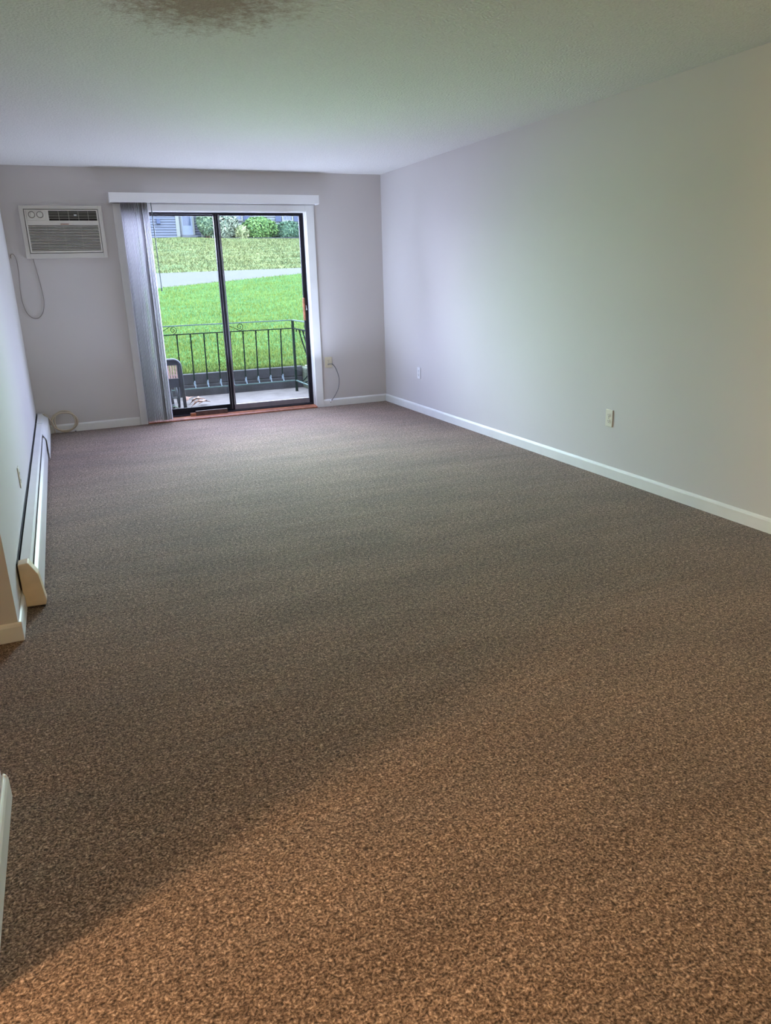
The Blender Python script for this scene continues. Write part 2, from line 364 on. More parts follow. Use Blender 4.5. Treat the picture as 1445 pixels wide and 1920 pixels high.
m = MB(); m.cyl((-1.795, .079, 2.046), .006, .012, 'y', 10); m.build('screw', M['chrome'], D)
m = MB(); m.box(-.938, -.922, .030, .070, .962, 1.198); m.build('handle_grip', M['copper'], D, bevel=.004)
m = MB(); m.box(-.922, -.892, .062, .083, .955, 1.190); m.build('handle_plate', M['ac_dark'], D, bevel=.003)
m = MB(); m.cyl((-.900, .056, 1.075), .009, .014, 'y', 12); m.tube([(-.900, .050, 1.075), (-.904, .046, 1.100), (-.905, .046, 1.118)], .0045, 8); m.build('latch', M['chrome'], D)
m = MB(); m.prism([(-.028, 0), (-.028, .012), (-.016, .022), (.070, .030), (.070, 0)], OX0, OX1, 'x'); m.build('threshold', M['copper'], D)

m = thing('door_bar', 'short dark brown bar lying in the patio door track below the blinds side pane', 'bar', (-2.05, .05, .03))
MB().box(-2.205, -1.865, .040, .066, .026, .078).build('bar', M['dark_wood'], m, bevel=.003)
MB().box(-2.262, -2.205, .044, .062, .028, .062).build('end_block', M['copper'], m, bevel=.002)

# ------------------------------------------------------------------ valance and vertical blinds
v = thing('valance', 'white boxed valance running along above the patio door', 'valance', (-1.78, 0, 2.13))
MB().box(-2.812, -.752, -.128, -.116, 2.128, 2.214).build('front_board', M['valance'], v, bevel=.002)
MB().box(-2.812, -.752, -.116, -.021, 2.206, 2.214).build('top_board', M['valance'], v)
for x in (-2.812, -.760): MB().box(x, x+.008, -.116, -.0005, 2.128, 2.206).build('end_board', M['valance'], v)

vb = thing('vertical_blinds', 'grey white vertical blinds bunched at the left side of the patio door', 'blinds', (-2.59, -.07, .03))
MB().box(-2.74, -.80, -.094, -.058, 2.172, 2.200).build('head_rail', M['valance'], vb)
NV = 21
for i in range(NV):
    x = -2.708 + i*(.242/(NV-1)); a = math.radians(78.5 + random.uniform(-3, 3) - (9 if i in (14, 15) else 0))
    dx, dy = .0445*math.cos(a), .0445*math.sin(a); n_ = Vector((-dy, dx, 0)).normalized()
    pts = []
    for k in range(7):
        s_ = (k-3)/3; bow = .0065*(1-s_*s_)
        pts.append(Vector((x, -.076, 0)) + Vector((dx, dy, 0))*s_ + n_*bow)
    prof = [(p.x, p.y) for p in pts] + [(p.x + n_.x*.0009, p.y + n_.y*.0009) for p in reversed(pts)]
    q = MB(); q.prism(prof, .034 + random.uniform(-.003, .003), 2.165, 'z'); o = q.build('vane', M['vane'], vb)
q = MB(); q.tube([(-2.441, -.115, 2.165), (-2.436, -.115, 1.9), (-2.43, -.112, 1.345)], .0042, 8); q.tube([(-2.43, -.112, 1.36), (-2.43, -.112, 1.318)], .0062, 8)
q.build('tilt_wand', mat('backlit dark wand', (.10, .14, .12), .25), vb)  # wand's dark green is backlit shade put into its colour

# ------------------------------------------------------------------ air conditioner
A = thing('air_conditioner', 'aged white through-wall air conditioner with two knobs and slatted grille', 'air conditioner', (-3.24, 0, 1.64))
AX0, AX1, AZ0, AZ1 = -3.594, -2.886, 1.643, 2.101; IX0, IX1, IZ0, IZ1 = -3.558, -2.920, 1.687, 2.071
m = MB(); yy = (-.052, -.0005)
m.box(AX0, IX0, *yy, AZ0, AZ1); m.box(IX1, AX1, *yy, AZ0, AZ1); m.box(IX0, IX1, *yy, AZ0, IZ0); m.box(IX0, IX1, *yy, IZ1, AZ1)
m.build('outer_frame', M['ac_trim'], A, bevel=.002)
MB().box(IX0, IX1, -.020, -.0005, IZ0, IZ1).build('gap_backing', M['ac_dark'], A)
g = .005
m = MB(); fy = (-.060, -.020)
m.box(IX0+g, IX0+.020, *fy, IZ0+g, IZ1-g); m.box(IX1-.016, IX1-g, *fy, IZ0+g, IZ1-g)
m.box(IX0+.02, IX1-.016, *fy, IZ0+g, IZ0+.022); m.box(IX0+.02, IX1-.016, *fy, IZ1-.014, IZ1-g)
m.box(IX0+.02, IX1-.016, *fy, 1.931, 1.972); m.box(IX0+.02, -3.366, *fy, 1.972, IZ1-.014); m.box(-3.366, -3.352, *fy, 1.972, IZ1-.014)
face = m.build('face_panel', M['ac'], A, bevel=.0015)
MB().box(-3.535, -3.378, -.066, -.060, 1.984, 2.058).build('control_panel', M['ac'], A, bevel=.002)
for x in (-3.494, -3.424):
    m = MB(); m.cyl((x, -.076, 2.021), .0215, .020, 'y', 24); m.box(x-.003, x+.003, -.094, -.084, 2.003, 2.039)
    m.build('knob', M['ac'], A, bevel=.001)
    m = MB(); m.tube([(x + .027*math.cos(w), -.0665, 2.021 + .027*math.sin(w)) for w in [i*2*math.pi/24 for i in range(24)]], .0016, 4, closed=True); m.build('dial_ring', M['slot'], A)
m = MB()
for k in range(1, 6): z = 1.976 + k*.0135; m.box(-3.352, IX1-.016, -.050, -.046, z, z+.0022)
for k in range(1, 5): x = -3.352 + k*.085; m.box(x, x+.002, -.046, -.042, 1.972, IZ1-.014)
m.build('upper_vent', M['ac'], A)
MB().box(-3.135, -3.112, -.056, -.050, 2.014, 2.024).build('vent_tab', M['whitep'], A)
m = MB(); N = 16; z0, z1 = 1.712, 1.929
for k in range(N):
    z = z0 + (k+.5)*(z1-z0)/N; m.prism([(-.060, z-.0018), (-.060, z+.0024), (-.040, z-.0030), (-.040, z-.0060)], IX0+.02, IX1-.016, 'x')
for k in range(1, 4): x = IX0 + .02 + k*.15; m.box(x, x+.0016, -.040, -.036, z0, z1)
m.build('lower_grille', M['ac'], A)
MB().box(-3.262, -3.190, -.0615, -.060, 1.938, 1.9445).build('mark_strip', M['ac_mark'], A)

q = MB(); pts = [(-3.543, -.012, 1.645), (-3.533, -.008, 1.57), (-3.523, -.006, 1.479), (-3.512, -.006, 1.36), (-3.510, -.006, 1.262), (-3.530, -.006, 1.17), (-3.570, -.006, 1.118), (-3.612, -.006, 1.108), (-3.650, -.006, 1.13), (-3.680, -.006, 1.18), (-3.697, -.006, 1.28), (-3.694, -.006, 1.40), (-3.684, -.006, 1.52), (-3.684, -.008, 1.62), (-3.694, -.012, 1.672), (-3.712, -.016, 1.688), (-3.727, -.016, 1.676)]
def smooth(P, k=4, closed=False):
    P = [Vector(p) for p in P]; out = []; n = len(P)
    for i in range(n if closed else n-1):
        if closed: a, b, c, d = P[i-1], P[i], P[(i+1) % n], P[(i+2) % n]
        else: a, b, c, d = P[max(i-1, 0)], P[i], P[i+1], P[min(i+2, n-1)]
        for j in range(k):
            t_ = j/k; out.append(.5*((2*b) + (-a+c)*t_ + (2*a-5*b+4*c-d)*t_*t_ + (-a+3*b-3*c+d)*t_**3))
    if not closed: out.append(P[-1])
    return out
q.tube(smooth(pts), .0028, 6)
tag(q.build('thin_cable', M['cable_dark']), 'thin cable looping down the wall below the air conditioner', 'cable')
hk = thing('wall_hook', 'small metal hook on the far wall beside the left corner', 'hook', (-3.727, 0, 1.665))
MB().box(-3.738, -3.716, -.004, -.0005, 1.645, 1.690).build('back_plate', M['ac_trim'], hk, bevel=.001)
q = MB(); q.tube(smooth([(-3.727, -.004, 1.680), (-3.727, -.022, 1.678), (-3.727, -.028, 1.664), (-3.727, -.020, 1.652), (-3.727, -.012, 1.656)]), .003, 8); q.build('hook', M['dark_wood'], hk)

# ------------------------------------------------------------------ outlets
def outlet(loc, rz, label, mt, double=False, jack=False):
    o = thing('wall_outlet', label, 'outlet', loc, local=True, rz=rz)   # local: face looks along -Y
    w = .036 if not double else .042; h = .059
    MB().box(-w, w, -.006, -.0003, -h, h).build('cover_plate', mt, o, bevel=.003)
    for z in ((.021, -.021) if not jack else (.021, -.021)):
        m = MB(); pr = []
        for k in range(20):
            a = 2*math.pi*k/20; pr.append((.0165*math.cos(a), z + max(-.0135, min(.0135, .0165*math.sin(a)))))
        m.v += [(x, -.0078, zz) for x, zz in pr] + [(x, -.005, zz) for x, zz in pr]
        for k in range(20): m.quadface([k, (k+1) % 20, 20+(k+1) % 20, 20+k])
        m.quadface(list(range(20)))
        s_ = m.build('socket', mt, o)
        m = MB(); m.box(-.008, -.0058, -.0084, -.0070, z-.002, z+.007); m.box(.0058, .008, -.0084, -.0070, z-.002, z+.007); m.cyl((0, -.0077, z-.008), .0026, .0014, 'y', 10)
        x = m.build('slots', M['slot'], o); x.parent = s_
    m = MB(); m.cyl((0, -.0065, 0), .003, .002, 'y', 10); m.build('screw', M['chrome'], o)
    return o
outlet((-.699, 0, .494), 0, 'almond outlet on the far wall beside the patio door casing, grey cable attached', M['almond'], double=True)
outlet((0, -.895, .415), math.radians(-90), 'white outlet on the right wall close to the far corner', M['whitep'])
outlet((0, -3.913, .418), math.radians(-90), 'ivory outlet on the right wall, the one nearer the camera', M['ivory'])
outlet((XL, -3.412, .375), math.radians(90), 'outlet seen edge-on low on the left wall above the heater', M['ivory'])
q = MB(); q.tube(smooth([(-.706, -.008, .474), (-.690, -.030, .478), (-.655, -.035, .468), (-.618, -.032, .41), (-.590, -.030, .31), (-.600, -.030, .21), (-.640, -.028, .13), (-.688, -.026, .070)]), .0042, 8)
gc = thing('coax_cable', 'short grey cable curving from the almond outlet down to the baseboard', 'cable', (-.70, -.02, .05))
q.build('cord', M['cable_grey'], gc)
q = MB(); q.tube([(-.688, -.026, .070), (-.706, -.026, .044)], .006, 8); q.tube([(-.694, -.026, .076), (-.678, -.026, .084)], .0035, 6); q.build('connector', M['chrome'], gc)

# ------------------------------------------------------------------ baseboard heater
HT = thing('baseboard_heater', 'long cream baseboard heater along the left wall with loose far cover', 'heater', (-3.70, -2.25, 0))
def hp(p): return [(XL + u, z) for u, z in p]
m = MB(); m.prism(hp([(.002, .02), (.006, .02), (.006, .212), (.002, .212)]), -4.44, -.02, 'y'); m.build('back_panel', M['ac_dark'], HT)
m = MB(); m.prism(hp([(.014, .200), (.052, .200), (.058, .190), (.058, .178), (.062, .178), (.062, .192), (.055, .206), (.014, .208)]), -4.42, -.03, 'y'); m.build('top_cover', M['heater'], HT)
m = MB(); m.prism(hp([(.058, .158), (.066, .164), (.080, .150), (.084, .135), (.086, .020), (.082, .020), (.080, .133), (.075, .147), (.066, .158)]), -4.42, -1.02, 'y'); m.build('front_panel', M['heater'], HT)
m = MB(); m.prism(hp([(.020, .05), (.050, .05), (.050, .12), (.020, .12)]), -4.40, -.05, 'y'); m.build('heating_element', M['ac_dark'], HT)
# loose far end cover, stands proud and slants at its near edge
m = MB(); b0 = len(m.v)
P = [(.058, -.03, .195), (.100, -.03, .165), (.104, -.03, .022), (.058, -1.02, .190), (.096, -1.12, .150), (.104, -1.30, .022)]
m.v += [(XL+x, y, z) for x, y, z in P] + [(XL+x-.004, y, z-.003) for x, y, z in P]
for q_ in ([0, 1, 4, 3], [1, 2, 5, 4], [6, 9, 10, 7], [7, 10, 11, 8], [0, 6, 7, 1], [1, 7, 8, 2], [3, 4, 10, 9], [4, 5, 11, 10], [0, 3, 9, 6], [2, 8, 11, 5]): m.quadface(q_)
m.build('loose_cover', M['heater'], HT)
m = MB(); m.box(XL+.010, XL+.064, -.62, -.605, .2085, .2105); m.build('joint_strip', M['whitep'], HT)
m = MB(); m.box(XL+.010, XL+.066, -.050, -.030, .208, .212); m.build('joint_strip', M['whitep'], HT)
m = MB(); m.prism(hp([(.008, .012), (.008, .218), (.050, .222), (.084, .160), (.100, .028), (.094, .008)]), -4.475, -4.405, 'y'); m.build('end_cap', M['heater_cap'], HT, bevel=.004, label='yellowed cream end cap')
m = MB(); m.tube([(XL+.06, -4.43, .004), (XL+.075, -4.47, .006), (XL+.09, -4.475, .005)], .006, 6); 
m.build('foot_bracket', M['ac_dark'], HT)

# coiled cable
CC = thing('coiled_cable', 'cream cable coiled in a ring against the far wall in the left corner', 'cable', (-3.50, -.03, 0))
q = MB(); pts = []
for i in range(96):
    a = i*2*math.pi/24 + .6; lp = i/24
    rx = .108 + .013*math.sin(lp*2.1) ; rz_ = .098 + .011*math.cos(lp*2.7)
    pts.append((-3.500 + .004*math.sin(lp*3) + rx*math.cos(a), -.030 - .006*(lp % 2) - .004*math.sin(a*2), .112 + rz_*math.sin(a)))
q.tube(pts, .0060, 6); q.build('coil', M['cable_white'], CC)
q = MB(); q.tube(smooth([(-3.478, -.028, .212), (-3.53, -.026, .214), (-3.59, -.024, .185), (-3.625, -.03, .150), (-3.65, -.035, .165), (-3.690, -.04, .212)]), .0042, 6)
q.tube(smooth([(-3.690, -.04, .213), (-3.660, -.05, .195), (-3.632, -.05, .150), (-3.612, -.045, .11), (-3.602, -.045, .06), (-3.604, -.045, .01)]), .0042, 6); q.build('tail', M['cable_white'], CC)
q = MB(); q.cyl((-3.415, -.05, .012), .007, .016, 'x', 8); q.build('plug', M['chrome'], CC)
# ------------------------------------------------------------------ ceiling lamps out of view: one in the hall, two added as fill
for nm, loc, wt, col, rad, lab in LAMPS:
    o = thing('ceiling_light', lab, 'ceiling light', (loc[0], loc[1], H))
    m = MB(); m.cyl((loc[0], loc[1], H-.012), .16, .022, 'z', 32); m.build('metal_base', M['lamp_metal'], o)
    m = MB(); rings = [(0.145, H-.024), (.14, H-.045), (.115, H-.066), (.07, H-.080), (.01, H-.085)]
    m.tube([(loc[0], loc[1], z) for r_, z in rings], [r_ for r_, z in rings], 32); m.build('glass_dome', emis('lit dome', col, 3.0), o)
    l = bpy.data.lights.new(nm, 'POINT'); l.energy = wt; l.color = col; l.shadow_soft_size = rad
    lo = bpy.data.objects.new(nm, l); C.objects.link(lo); lo.location = (loc[0], loc[1], H-.095-rad)

# ------------------------------------------------------------------ patio
SZ = -.02
struct(MB().box(-5.2, -.30, .20, 1.86, -.20, SZ).build('patio_slab', M['slab']))
RT = MB(); RT.box(-5.2, -.46, 1.80, 1.90, SZ-.1, .262)
RT.box(-5.2, -.46, 1.790, 1.80, .10, .106)
rw = thing('retaining_wall', 'low dark timber retaining wall between the patio and the lawn', 'wall', (-2.5, 1.85, 0))
q = MB(); q.box(-5.2, -.46, 1.80, 1.90, SZ-.1, .13); q.build('lower_beam', M['timber'], rw, bevel=.008)
q = MB(); q.box(-5.2, -.46, 1.806, 1.90, .134, .266); q.build('upper_beam', M['timber'], rw, bevel=.008)
q = MB(); q.box(-.46, -.30, .25, 1.90, SZ-.1, .10); q.box(-.458, -.302, 1.62, 1.96, -.1, .25); struct(q.build('side_kerb', M['flagstone'], bevel=.02))

# terrain
def zt(x, y):
    xc = max(-3, min(9, x))
    near = 1.24 + .068*(xc+.46); far = 1.712 + .0125*xc
    if y < 1.9: return .262
    if y < 16: return .262 + (near-.262)*(y-1.9)/14.1
    if y < 20.5: return near + (far-near)*(y-16)/4.5
    bt = 3.62 - .012*max(0, xc-3)
    if y < 35: return far + (bt-far)*((y-20.5)/14.5)**.95
    hb = 3.86 - .03*max(0, xc-3.6) - .06*max(0, 3.6-xc)*.8
    if y < 38: return bt + (hb-bt)*(y-35)/3
    return hb
def terrain(name, y0, y1, ny, m, x0=-26, x1=40, nx=110, rough=0, roadw=None):
    q = MB()
    for j in range(ny+1):
        for i in range(nx+1):
            x = x0 + (x1-x0)*i/nx; y = y0 + (y1-y0)*j/ny
            z = zt(x, y)
            if rough and 0 < j < ny: z += random.uniform(-rough, rough)
            q.v.append((x, y, z))
    for j in range(ny):
        for i in range(nx):
            a = j*(nx+1)+i; q.quadface([a, a+1, a+nx+2, a+nx+1], True)
    return struct(q.build(name, m))
terrain('front_lawn', 1.90, 16, 60, M['lawn'], rough=.012)
terrain('road', 16, 20.5, 4, M['road'])
terrain('grass_bank', 20.5, 38, 60, M['bank'], rough=.03)
q = MB(); q.v += [(-60, 38, 3.7), (80, 38, 3.7), (80, 120, 3.9), (-60, 120, 3.9)]; q.quadface([0, 1, 2, 3]); struct(q.build('far_lawn', M['bank']))
q = MB(); q.box(-.30, 6, .20, 1.9, -.2, .262); struct(q.build('side_lawn', M['lawn']))
q = MB(); q.box(-9, -5.2, .20, 1.9, -.2, .262); struct(q.build('far_side_lawn', M['lawn']))

# grass blades near the patio and at the road edge
def blades(n, region, hmin, hmax, w):
    q = MB()
    for _ in range(n):
        y = region[2] + (region[3]-region[2])*random.random()**1.6; 
        xl = -4.6 + .06*(y+7.9); xr = .8 + .40*y
        x = random.uniform(max(region[0], xl), min(region[1], xr + .6)); z = zt(x, y); h = random.uniform(hmin, hmax); a = random.uniform(0, math.pi)
        dx, dy = math.cos(a)*w/2, math.sin(a)*w/2; lx, ly = random.uniform(-.5, .5)*h, random.uniform(-.5, .5)*h
        b_ = len(q.v); q.v += [(x-dx, y-dy, z-.01), (x+dx, y+dy, z-.01), (x+lx*.4+dx*.7, y+ly*.4+dy*.7, z+h*.6), (x+lx*.4-dx*.7, y+ly*.4-dy*.7, z+h*.6), (x+lx, y+ly, z+h)]
        q.quadface([b_, b_+1, b_+2, b_+3]); q.quadface([b_+3, b_+2, b_+4])
    return q
M['bladeA'] = foliage_mat('grass blades', (0.026, 0.058, 0.009), (0.135, 0.170, 0.032))
g_ = blades(95000, (-6, 9, 1.88, 16.1), .02, .055, .009).build('lawn_grass', M['bladeA'], autofix=False)
tag(g_, 'green lawn grass between the patio wall and the road', 'grass', kind='stuff')
M['bladeB'] = foliage_mat('dry bank grass', (0.030, 0.044, 0.016), (0.150, 0.165, 0.070))
q = MB()
for _ in range(22000):
    y = random.uniform(20.4, 34.8); x = random.uniform(.12*(y+7)-3.5, .36*(y+7)-1.5); z = zt(x, y); h = random.uniform(.02, .10); w = .035
    b_ = len(q.v); lx = random.uniform(-.1, .1); q.v += [(x-w/2, y, z-.02), (x+w/2, y, z-.02), (x+lx, y+random.uniform(-.1, .1), z+h)]; q.quadface([b_, b_+1, b_+2])
g_ = q.build('bank_grass', M['bladeB'], autofix=False); tag(g_, 'yellowish dry grass on the bank beyond the road', 'grass', kind='stuff')

# ------------------------------------------------------------------ railing
RY, RX = 1.48, -.65
R = thing('patio_railing', 'dark green wrought iron railing round the patio with curled balusters', 'railing', (RX, RY, SZ))
def rail(name, z, t_, m, xe=-3.9):
    q = MB(); q.box(xe, RX, RY-t_, RY+t_, z-.006, z+.006); q.box(RX-t_, RX+t_, .22, RY, z-.006, z+.006); return q.build(name, m, R)
rail('top_rail', .893, .016, M['iron_worn']); rail('second_rail', .790, .010, M['iron']); rail('bottom_rail', .122, .010, M['iron_worn'])
for x, y in ((RX, RY), (-3.9, RY)):
    MB().box(x-.014, x+.014, y-.014, y+.014, SZ, .89).build('post', M['iron'], R)
def bal_profile():
    P = []
    for k in range(9):   # top curl
        a = math.pi*1.1 - k*math.pi*1.35/8; P.append((.016 + .018*math.cos(a)+.002, .758 + .018*math.sin(a)))
    P = [(.0, .755), (-.004, .770), (.006, .786), (.022, .782), (.034, .765)]
    P += [(.060, .66), (.105, .50), (.150, .35), (.190, .24)]
    for k in range(9):
        a = math.radians(10) - k*math.radians(235)/8; P.append((.160 + .040*math.cos(a), .185 + .036*math.sin(a)))
    P += [(.060, .14), (.0, .126)]
    return P
BP = bal_profile()
M['foot'] = mat('pale worn iron paint', (0.085, 0.11, 0.13), 0.7, spec=.15)
def baluster(x, y, d):   # d = outward direction
    pts = smooth([(x + d[0]*u, y + d[1]*u, z) for u, z in BP], 3)
    q = MB(); q.tube(pts, .0085, 6); b_ = q.build('baluster', M['iron'], R)
    # painted-off foot scroll
    return b_
xs = [-.65 - .163*k for k in range(1, 20)]
for x in xs: 
    q = MB(); P = smooth([(x, RY + u*.35, z) for u, z in BP], 3)
    q.tube(P[:-30], .0085, 6); bb_ = q.build('baluster', M['iron'], R)
    q = MB(); q.tube(P[-31:-13], .010, 8); q.tube(P[-14:], .006, 6); ft = q.build('foot_scroll', M['foot'], bb_, label='pale worn foot scroll'); ft.location = (0, 0, 0)
for k in range(1, 8): baluster(RX, RY - .155*k, (1, 0))
def spiral(cx, cz, r0, turns, s=1, a0=0, n=26):
    return [(cx + s*r0*(1-.78*i/n)*math.cos(a0 + turns*2*math.pi*i/n), cz + r0*(1-.78*i/n)*math.sin(a0 + turns*2*math.pi*i/n)) for i in range(n+1)]
for cx, s in ((-2.155, 1), (-1.34, -1), (-2.97, -1)):
    q = MB(); sp = spiral(cx, .845, .046, 1.5, s=1, a0=-math.pi/2)
    q.tube([(x, RY, z) for x, z in sp], .004, 6); sgn = -1
    if s == 1: q.tube([(cx-.03, RY, .890), (cx-.20, RY, .795)], .004, 6)
    else: q.tube([(cx-.0, RY, .798), (cx-.19, RY, .890)], .004, 6)
    q.build('scroll', M['iron'], R)
q = MB(); sp = spiral(.0, .842, .044, 1.4, a0=math.pi/2); q.tube([(RX, .95 + x, z) for x, z in sp], .006, 6); q.build('scroll', M['iron'], R)

# ------------------------------------------------------------------ patio chair
CH = thing('patio_chair', 'low navy patio chair with a pinkish striped back, partly behind the blinds', 'chair', (-2.5, 1.1, SZ))
def arch(x0, x1, zb, zt_, y, r):
    P = [(x0, y, zb), (x0, y, zt_-r)]
    for k in range(1, 7): a = math.pi - k*math.pi/12; P.append((x0+r+r*math.cos(a), y, zt_-r+r*math.sin(a)))
    for k in range(0, 7): a = math.pi/2 - k*math.pi/12; P.append((x1-r+r*math.cos(a), y, zt_-r+r*math.sin(a)))
    P += [(x1+.01, y, zb)]
    return P
cx0, cx1 = -2.70, -2.195
q = MB(); q.tube(arch(cx0, cx1, SZ, .545, .93, .08), .020, 8); q.build('back_frame', M['navy'], CH)
q = MB(); q.box(cx0+.01, cx0+.06, .92, .94, .12, .50); q.box(cx1-.036, cx1-.01, .92, .94, .12, .50); q.box(cx0+.02, cx1-.02, .92, .94, .485, .53); q.box(cx0+.02, cx1-.02, .92, .94, .23, .335)
q.build('back_panel', M['navy'], CH, bevel=.004)
M['pink'] = mat('pinkish woven strip', (0.30, 0.19, 0.17), .6, var=.25, vscale=60)
for k in range(15):
    x = cx1 - .049 - k*.029; q = MB(); q.box(x-.0095, x+.0095, .925, .935, .333, .487); q.build('woven_strip', M['pink'], CH)
q = MB(); q.box(cx0+.02, cx1-.02, .94, 1.36, .25, .28); q.build('seat', M['navy'], CH, bevel=.01)
for x in (cx0+.03, cx1-.03):
    for y in (1.00, 1.33):
        q = MB(); q.tube([(x, y, .25), (x+(.02 if y > 1.1 else -.02), y, SZ)], .014, 8); q.build('leg', M['greyleg'], CH)
q = MB(); q.tube([(cx0+.03, 1.0, .10), (cx1-.03, 1.0, .10)], .009, 8); q.build('brace', M['greyleg'], CH)
q = MB(); q.tube([(cx1-.14, .97, .25), (cx1-.12, .97, .02)], .016, 8); q.cyl((cx1-.12, .97, .01), .03, .03, 'x', 16); q.build('caster', M['greyleg'], CH)

# dry leaves
def leaf(x, y, s_, rz, col, label, lift=.0, tilt=.3):
    q = MB(); out = []
    L = [(0, 0), (.25, .10), (.32, .34), (.48, .16), (.62, .36), (.70, .12), (1.0, 0), (.70, -.12), (.62, -.36), (.48, -.16), (.32, -.34), (.25, -.10)]
    R_ = Matrix.Rotation(rz, 3, 'Z') @ Matrix.Rotation(-tilt, 3, 'Y')
    for u, v_ in L:
        p = R_ @ Vector(((u)*s_, v_*s_, .16*s_*math.sin(u*3.1) + .5*abs(v_)*s_*.6)); out.append((p.x, p.y, p.z + .012))
    n = len(out); q.v += out + [(a, b__, c - .002) for a, b__, c in out]
    cen = R_ @ Vector((.5*s_, 0, .16*s_)); q.v += [(cen.x, cen.y, cen.z + .012), (cen.x, cen.y, cen.z + .010)]
    for k in range(n):
        k2 = (k+1) % n; q.quadface([k, k2, 2*n]); q.quadface([n+k2, n+k, 2*n+1]); q.quadface([k, n+k, n+k2, k2])
    o = q.build('fallen_leaf', col); o.location = (x, y, SZ + lift)
    return tag(o, label, 'leaf', 'dry leaves on the patio')
leaf(-2.13, .98, .20, -.35, M['leaf_dry'], 'large dry brown leaf lying nearest the chair on the patio', .02)
leaf(-2.13, .88, .19, -.15, M['leaf_dry'], 'dry brown leaf lying closest to the glass', .0)
leaf(-2.03, 1.02, .17, .15, M['leaf_dry'], 'dry brown leaf farthest right of the heap', .0, .1)
leaf(-2.16, 1.14, .16, .5, M['leaf_dry'], 'dry brown leaf at the back of the heap', .0, .5)
leaf(-2.27, .80, .10, 2.9, M['leaf_green'], 'small greenish wilted leaf under the patio chair', .0)

# ------------------------------------------------------------------ house across the road
HS = thing('house', 'blue grey sided house with white corner post beyond the grass bank', 'house', (5, 38, 3.7))
def lap(q, x0, x1, y, z0, z1, st=.125):
    z = z0
    while z < z1:
        q.prism([(y, z), (y-.055, z), (y-.004, min(z1, z+st)), (y, min(z1, z+st))], x0, x1, 'x'); z += st
q = MB(); lap(q, -6, 3.58, 38, 3.55, 6.4, .14); q.box(-6, 3.58, 38.0, 38.2, 3.4, 6.4); q.build('siding_wall', M['siding'], HS)
q = MB(); q.box(3.52, 3.72, 37.93, 38.1, 3.75, 6.4); q.build('corner_post', M['white_out'], HS)
q = MB(); q.box(3.72, 3.80, 38.0, 39.2, 3.7, 6.4); lap(q, 3.72, 5.6, 38.3, 3.75, 6.4, .14); q.box(3.72, 5.6, 38.3, 38.5, 3.5, 6.4); q.build('entry_wall', M['siding_dark'], HS)
dr = MB(); dr.box(3.78, 3.88, 38.17, 38.25, 3.95, 6.1); dr.box(4.50, 4.60, 38.17, 38.25, 3.95, 6.1); dr.box(3.78, 4.60, 38.17, 38.25, 6.0, 6.1); dr.box(3.78, 4.60, 38.17, 38.25, 3.90, 3.98); dr = dr.build('door_frame', M['white_out'], HS)
dq = MB(); dq.box(3.88, 4.50, 38.20, 38.25, 3.97, 4.47); dq.box(3.88, 3.97, 38.20, 38.25, 4.47, 6.0); dq.box(4.41, 4.50, 38.20, 38.25, 4.47, 6.0); dq.box(3.97, 4.41, 38.20, 38.25, 5.8, 6.0); dd = dq.build('front_door', M['doorpaint'], HS)
MB().box(3.97, 4.41, 38.22, 38.24, 4.47, 5.8).build('pane', M['outglass'], HS)
MB().box(3.75, 4.62, 37.5, 38.2, 3.70, 3.93).build('door_step', M['stone'], HS)
MB().box(4.86, 4.98, 37.7, 37.8, 3.75, 4.25).build('step_post', M['white_out'], HS)
q = MB(); lap(q, 5.6, 22, 38, 3.95, 6.4, .14); q.box(5.6, 22, 38.0, 38.2, 3.5, 6.4); q.build('siding_wall', M['siding_white'], HS, label='pale siding')
MB().box(5.6, 22, 37.96, 38.0, 3.45, 3.95).build('foundation', M['stone'], HS)
def win(x0, x1, z0, z1):
    q = MB(); t_ = .09
    q.box(x0-t_, x0, 37.90, 37.98, z0-t_, z1+t_); q.box(x1, x1+t_, 37.90, 37.98, z0-t_, z1+t_); q.box(x0, x1, 37.90, 37.98, z0-t_, z0); q.box(x0, x1, 37.90, 37.98, z1, z1+t_)
    for k in (1, 2): xx = x0 + (x1-x0)*k/3; q.box(xx-.015, xx+.015, 37.92, 37.95, z0, z1)
    for k in (1, 2, 3): zz = z0 + (z1-z0)*k/4; q.box(x0, x1, 37.92, 37.95, zz-.015, zz+.015)
    f_ = q.build('window_frame', M['white_out'], HS)
    p_ = MB().box(x0, x1, 37.945, 37.96, z0, z1).build('pane', M['outglass'], HS); p_.parent = f_; p_.location = (0, 0, 0)
    for a, b_ in ((x0-t_-.40, x0-t_-.04), (x1+t_+.04, x1+t_+.40)):
        MB().box(a, b_, 37.91, 37.96, z0-.08, z1+.08).build('shutter', M['shutter'], HS)
win(9.88, 10.40, 4.76, 5.95); win(6.75, 7.32, 4.80, 5.95)
MB().box(2.46, 2.66, 37.80, 37.96, 4.55, 4.82).build('meter_box', M['shutter'], HS)
q = MB(); q.v += [(-6.5, 37.3, 6.3), (22.5, 37.3, 6.3), (22.5, 42.5, 8.3), (-6.5, 42.5, 8.3), (22.5, 47.7, 6.3), (-6.5, 47.7, 6.3)]
q.quadface([0, 1, 2, 3]); q.quadface([3, 2, 4, 5]); q.quadface([0, 5, 4, 1]); q.quadface([1, 4, 2]); q.quadface([0, 3, 5]); q.build('roof', M['roof'], HS)

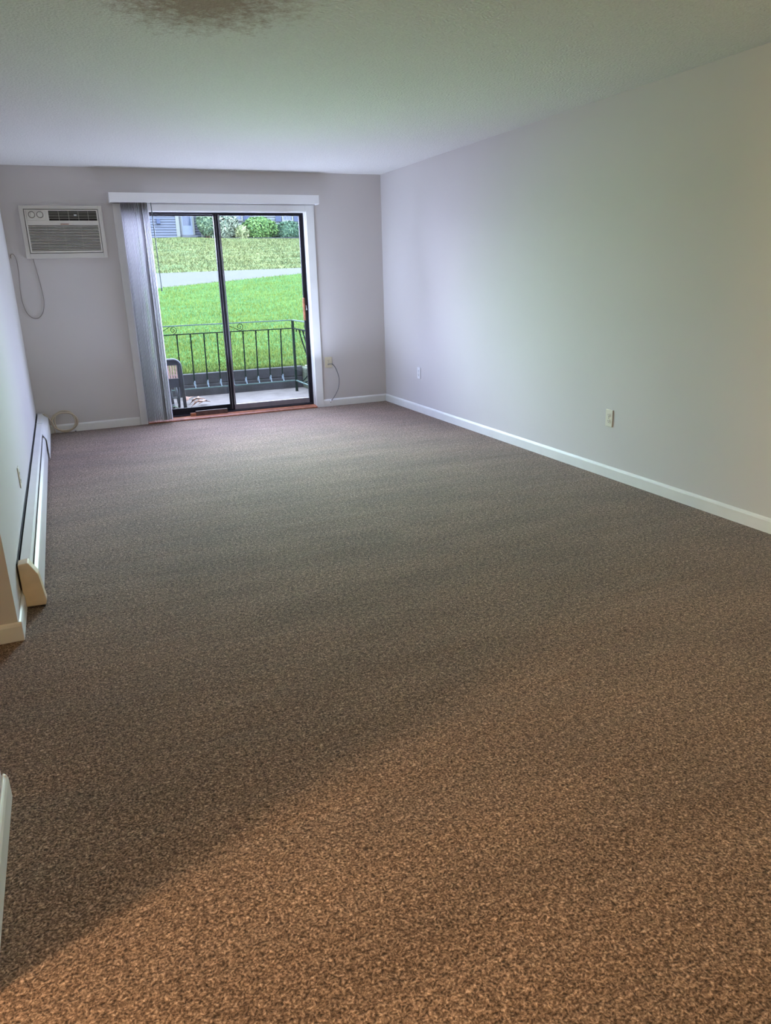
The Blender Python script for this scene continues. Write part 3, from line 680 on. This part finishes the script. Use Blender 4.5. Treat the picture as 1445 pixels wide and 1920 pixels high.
# hedge bed + shrubs
struct(MB().box(5.0, 22, 36.2, 37.95, 3.3, 3.70).build('planting_bed', M['mulch']))
def shrub(cx, cy, cz, rx, ry, rz_, n, col, label, size=.11, droop=False):
    root = thing('shrub', label, 'shrub', (cx, cy, 3.66), group='shrubs in front of the house')
    q = MB(); bumps = [(random.uniform(-1, 1), random.uniform(-1, 1), random.uniform(-.6, 1), random.uniform(.10, .25)) for _ in range(14)]
    for _ in range(n):
        while True:
            d = Vector((random.gauss(0, 1), random.gauss(0, 1), random.gauss(0, 1)))
            if d.length > .1: break
        d.normalize(); rad = 1.0
        for bx, by, bz, br in bumps:
            dd_ = d.dot(Vector((bx, by, bz)).normalized()); rad += br*max(0, (dd_-.75))*2.2
        rad *= random.uniform(.80, 1.03)
        c_ = Vector((cx + d.x*rx*rad, cy + d.y*ry*rad, cz + d.z*rz_*rad))
        if c_.z < 3.62: continue
        a = Vector((random.gauss(0, 1), random.gauss(0, 1), random.gauss(0, 1))).normalized(); b_ = a.cross(d + Vector((.01, 0, 0))).normalized(); s2 = size*random.uniform(.5, 1.1)
        k = len(q.v); q.v += [tuple(c_ + a*s2), tuple(c_ + b_*s2*.5), tuple(c_ - a*s2), tuple(c_ - b_*s2*.5)]; q.quadface([k, k+1, k+2, k+3])
    q.build('foliage', col, root, autofix=False)
    q = MB(); 
    for k in range(4):
        a = k*1.6; q.tube([(cx + .08*math.cos(a), cy + .08*math.sin(a), 3.60), (cx + rx*.5*math.cos(a), cy + ry*.5*math.sin(a), cz)], [.04, .015], 6)
    q.build('stem', M['dark_wood'], root)
FG1 = foliage_mat('grey green leaves', (0.022, 0.05, 0.035), (0.16, 0.22, 0.13))
FG2 = foliage_mat('pale speckled leaves', (0.03, 0.05, 0.04), (0.26, 0.30, 0.22))
FG3 = foliage_mat('bright green leaves', (0.018, 0.055, 0.020), (0.115, 0.20, 0.06))
FG4 = foliage_mat('blue green leaves', (0.014, 0.040, 0.030), (0.085, 0.145, 0.085))
FG5 = foliage_mat('pale drooping leaves', (0.06, 0.09, 0.04), (0.26, 0.28, 0.15))
shrub(5.15, 37.0, 4.62, .60, .40, .80, 2600, FG1, 'tall loose grey green shrub beside the pale house door')
shrub(6.15, 36.9, 4.35, .72, .55, .75, 2800, FG2, 'pale speckled shrub just right of the door mullion')
shrub(8.05, 36.8, 4.14, 1.02, .60, .62, 3600, FG3, 'large bright green rounded shrub between the two windows')
shrub(9.90, 36.9, 4.02, .82, .55, .50, 3000, FG4, 'low blue green shrub under the right shuttered window')
shrub(6.95, 36.5, 3.98, .38, .40, .35, 900, FG5, 'small pale drooping plant between two larger shrubs', size=.14)

# tidy helper properties
for o in bpy.data.objects:
    for k in ('_base', '_built_local'):
        if k in o: del o[k]
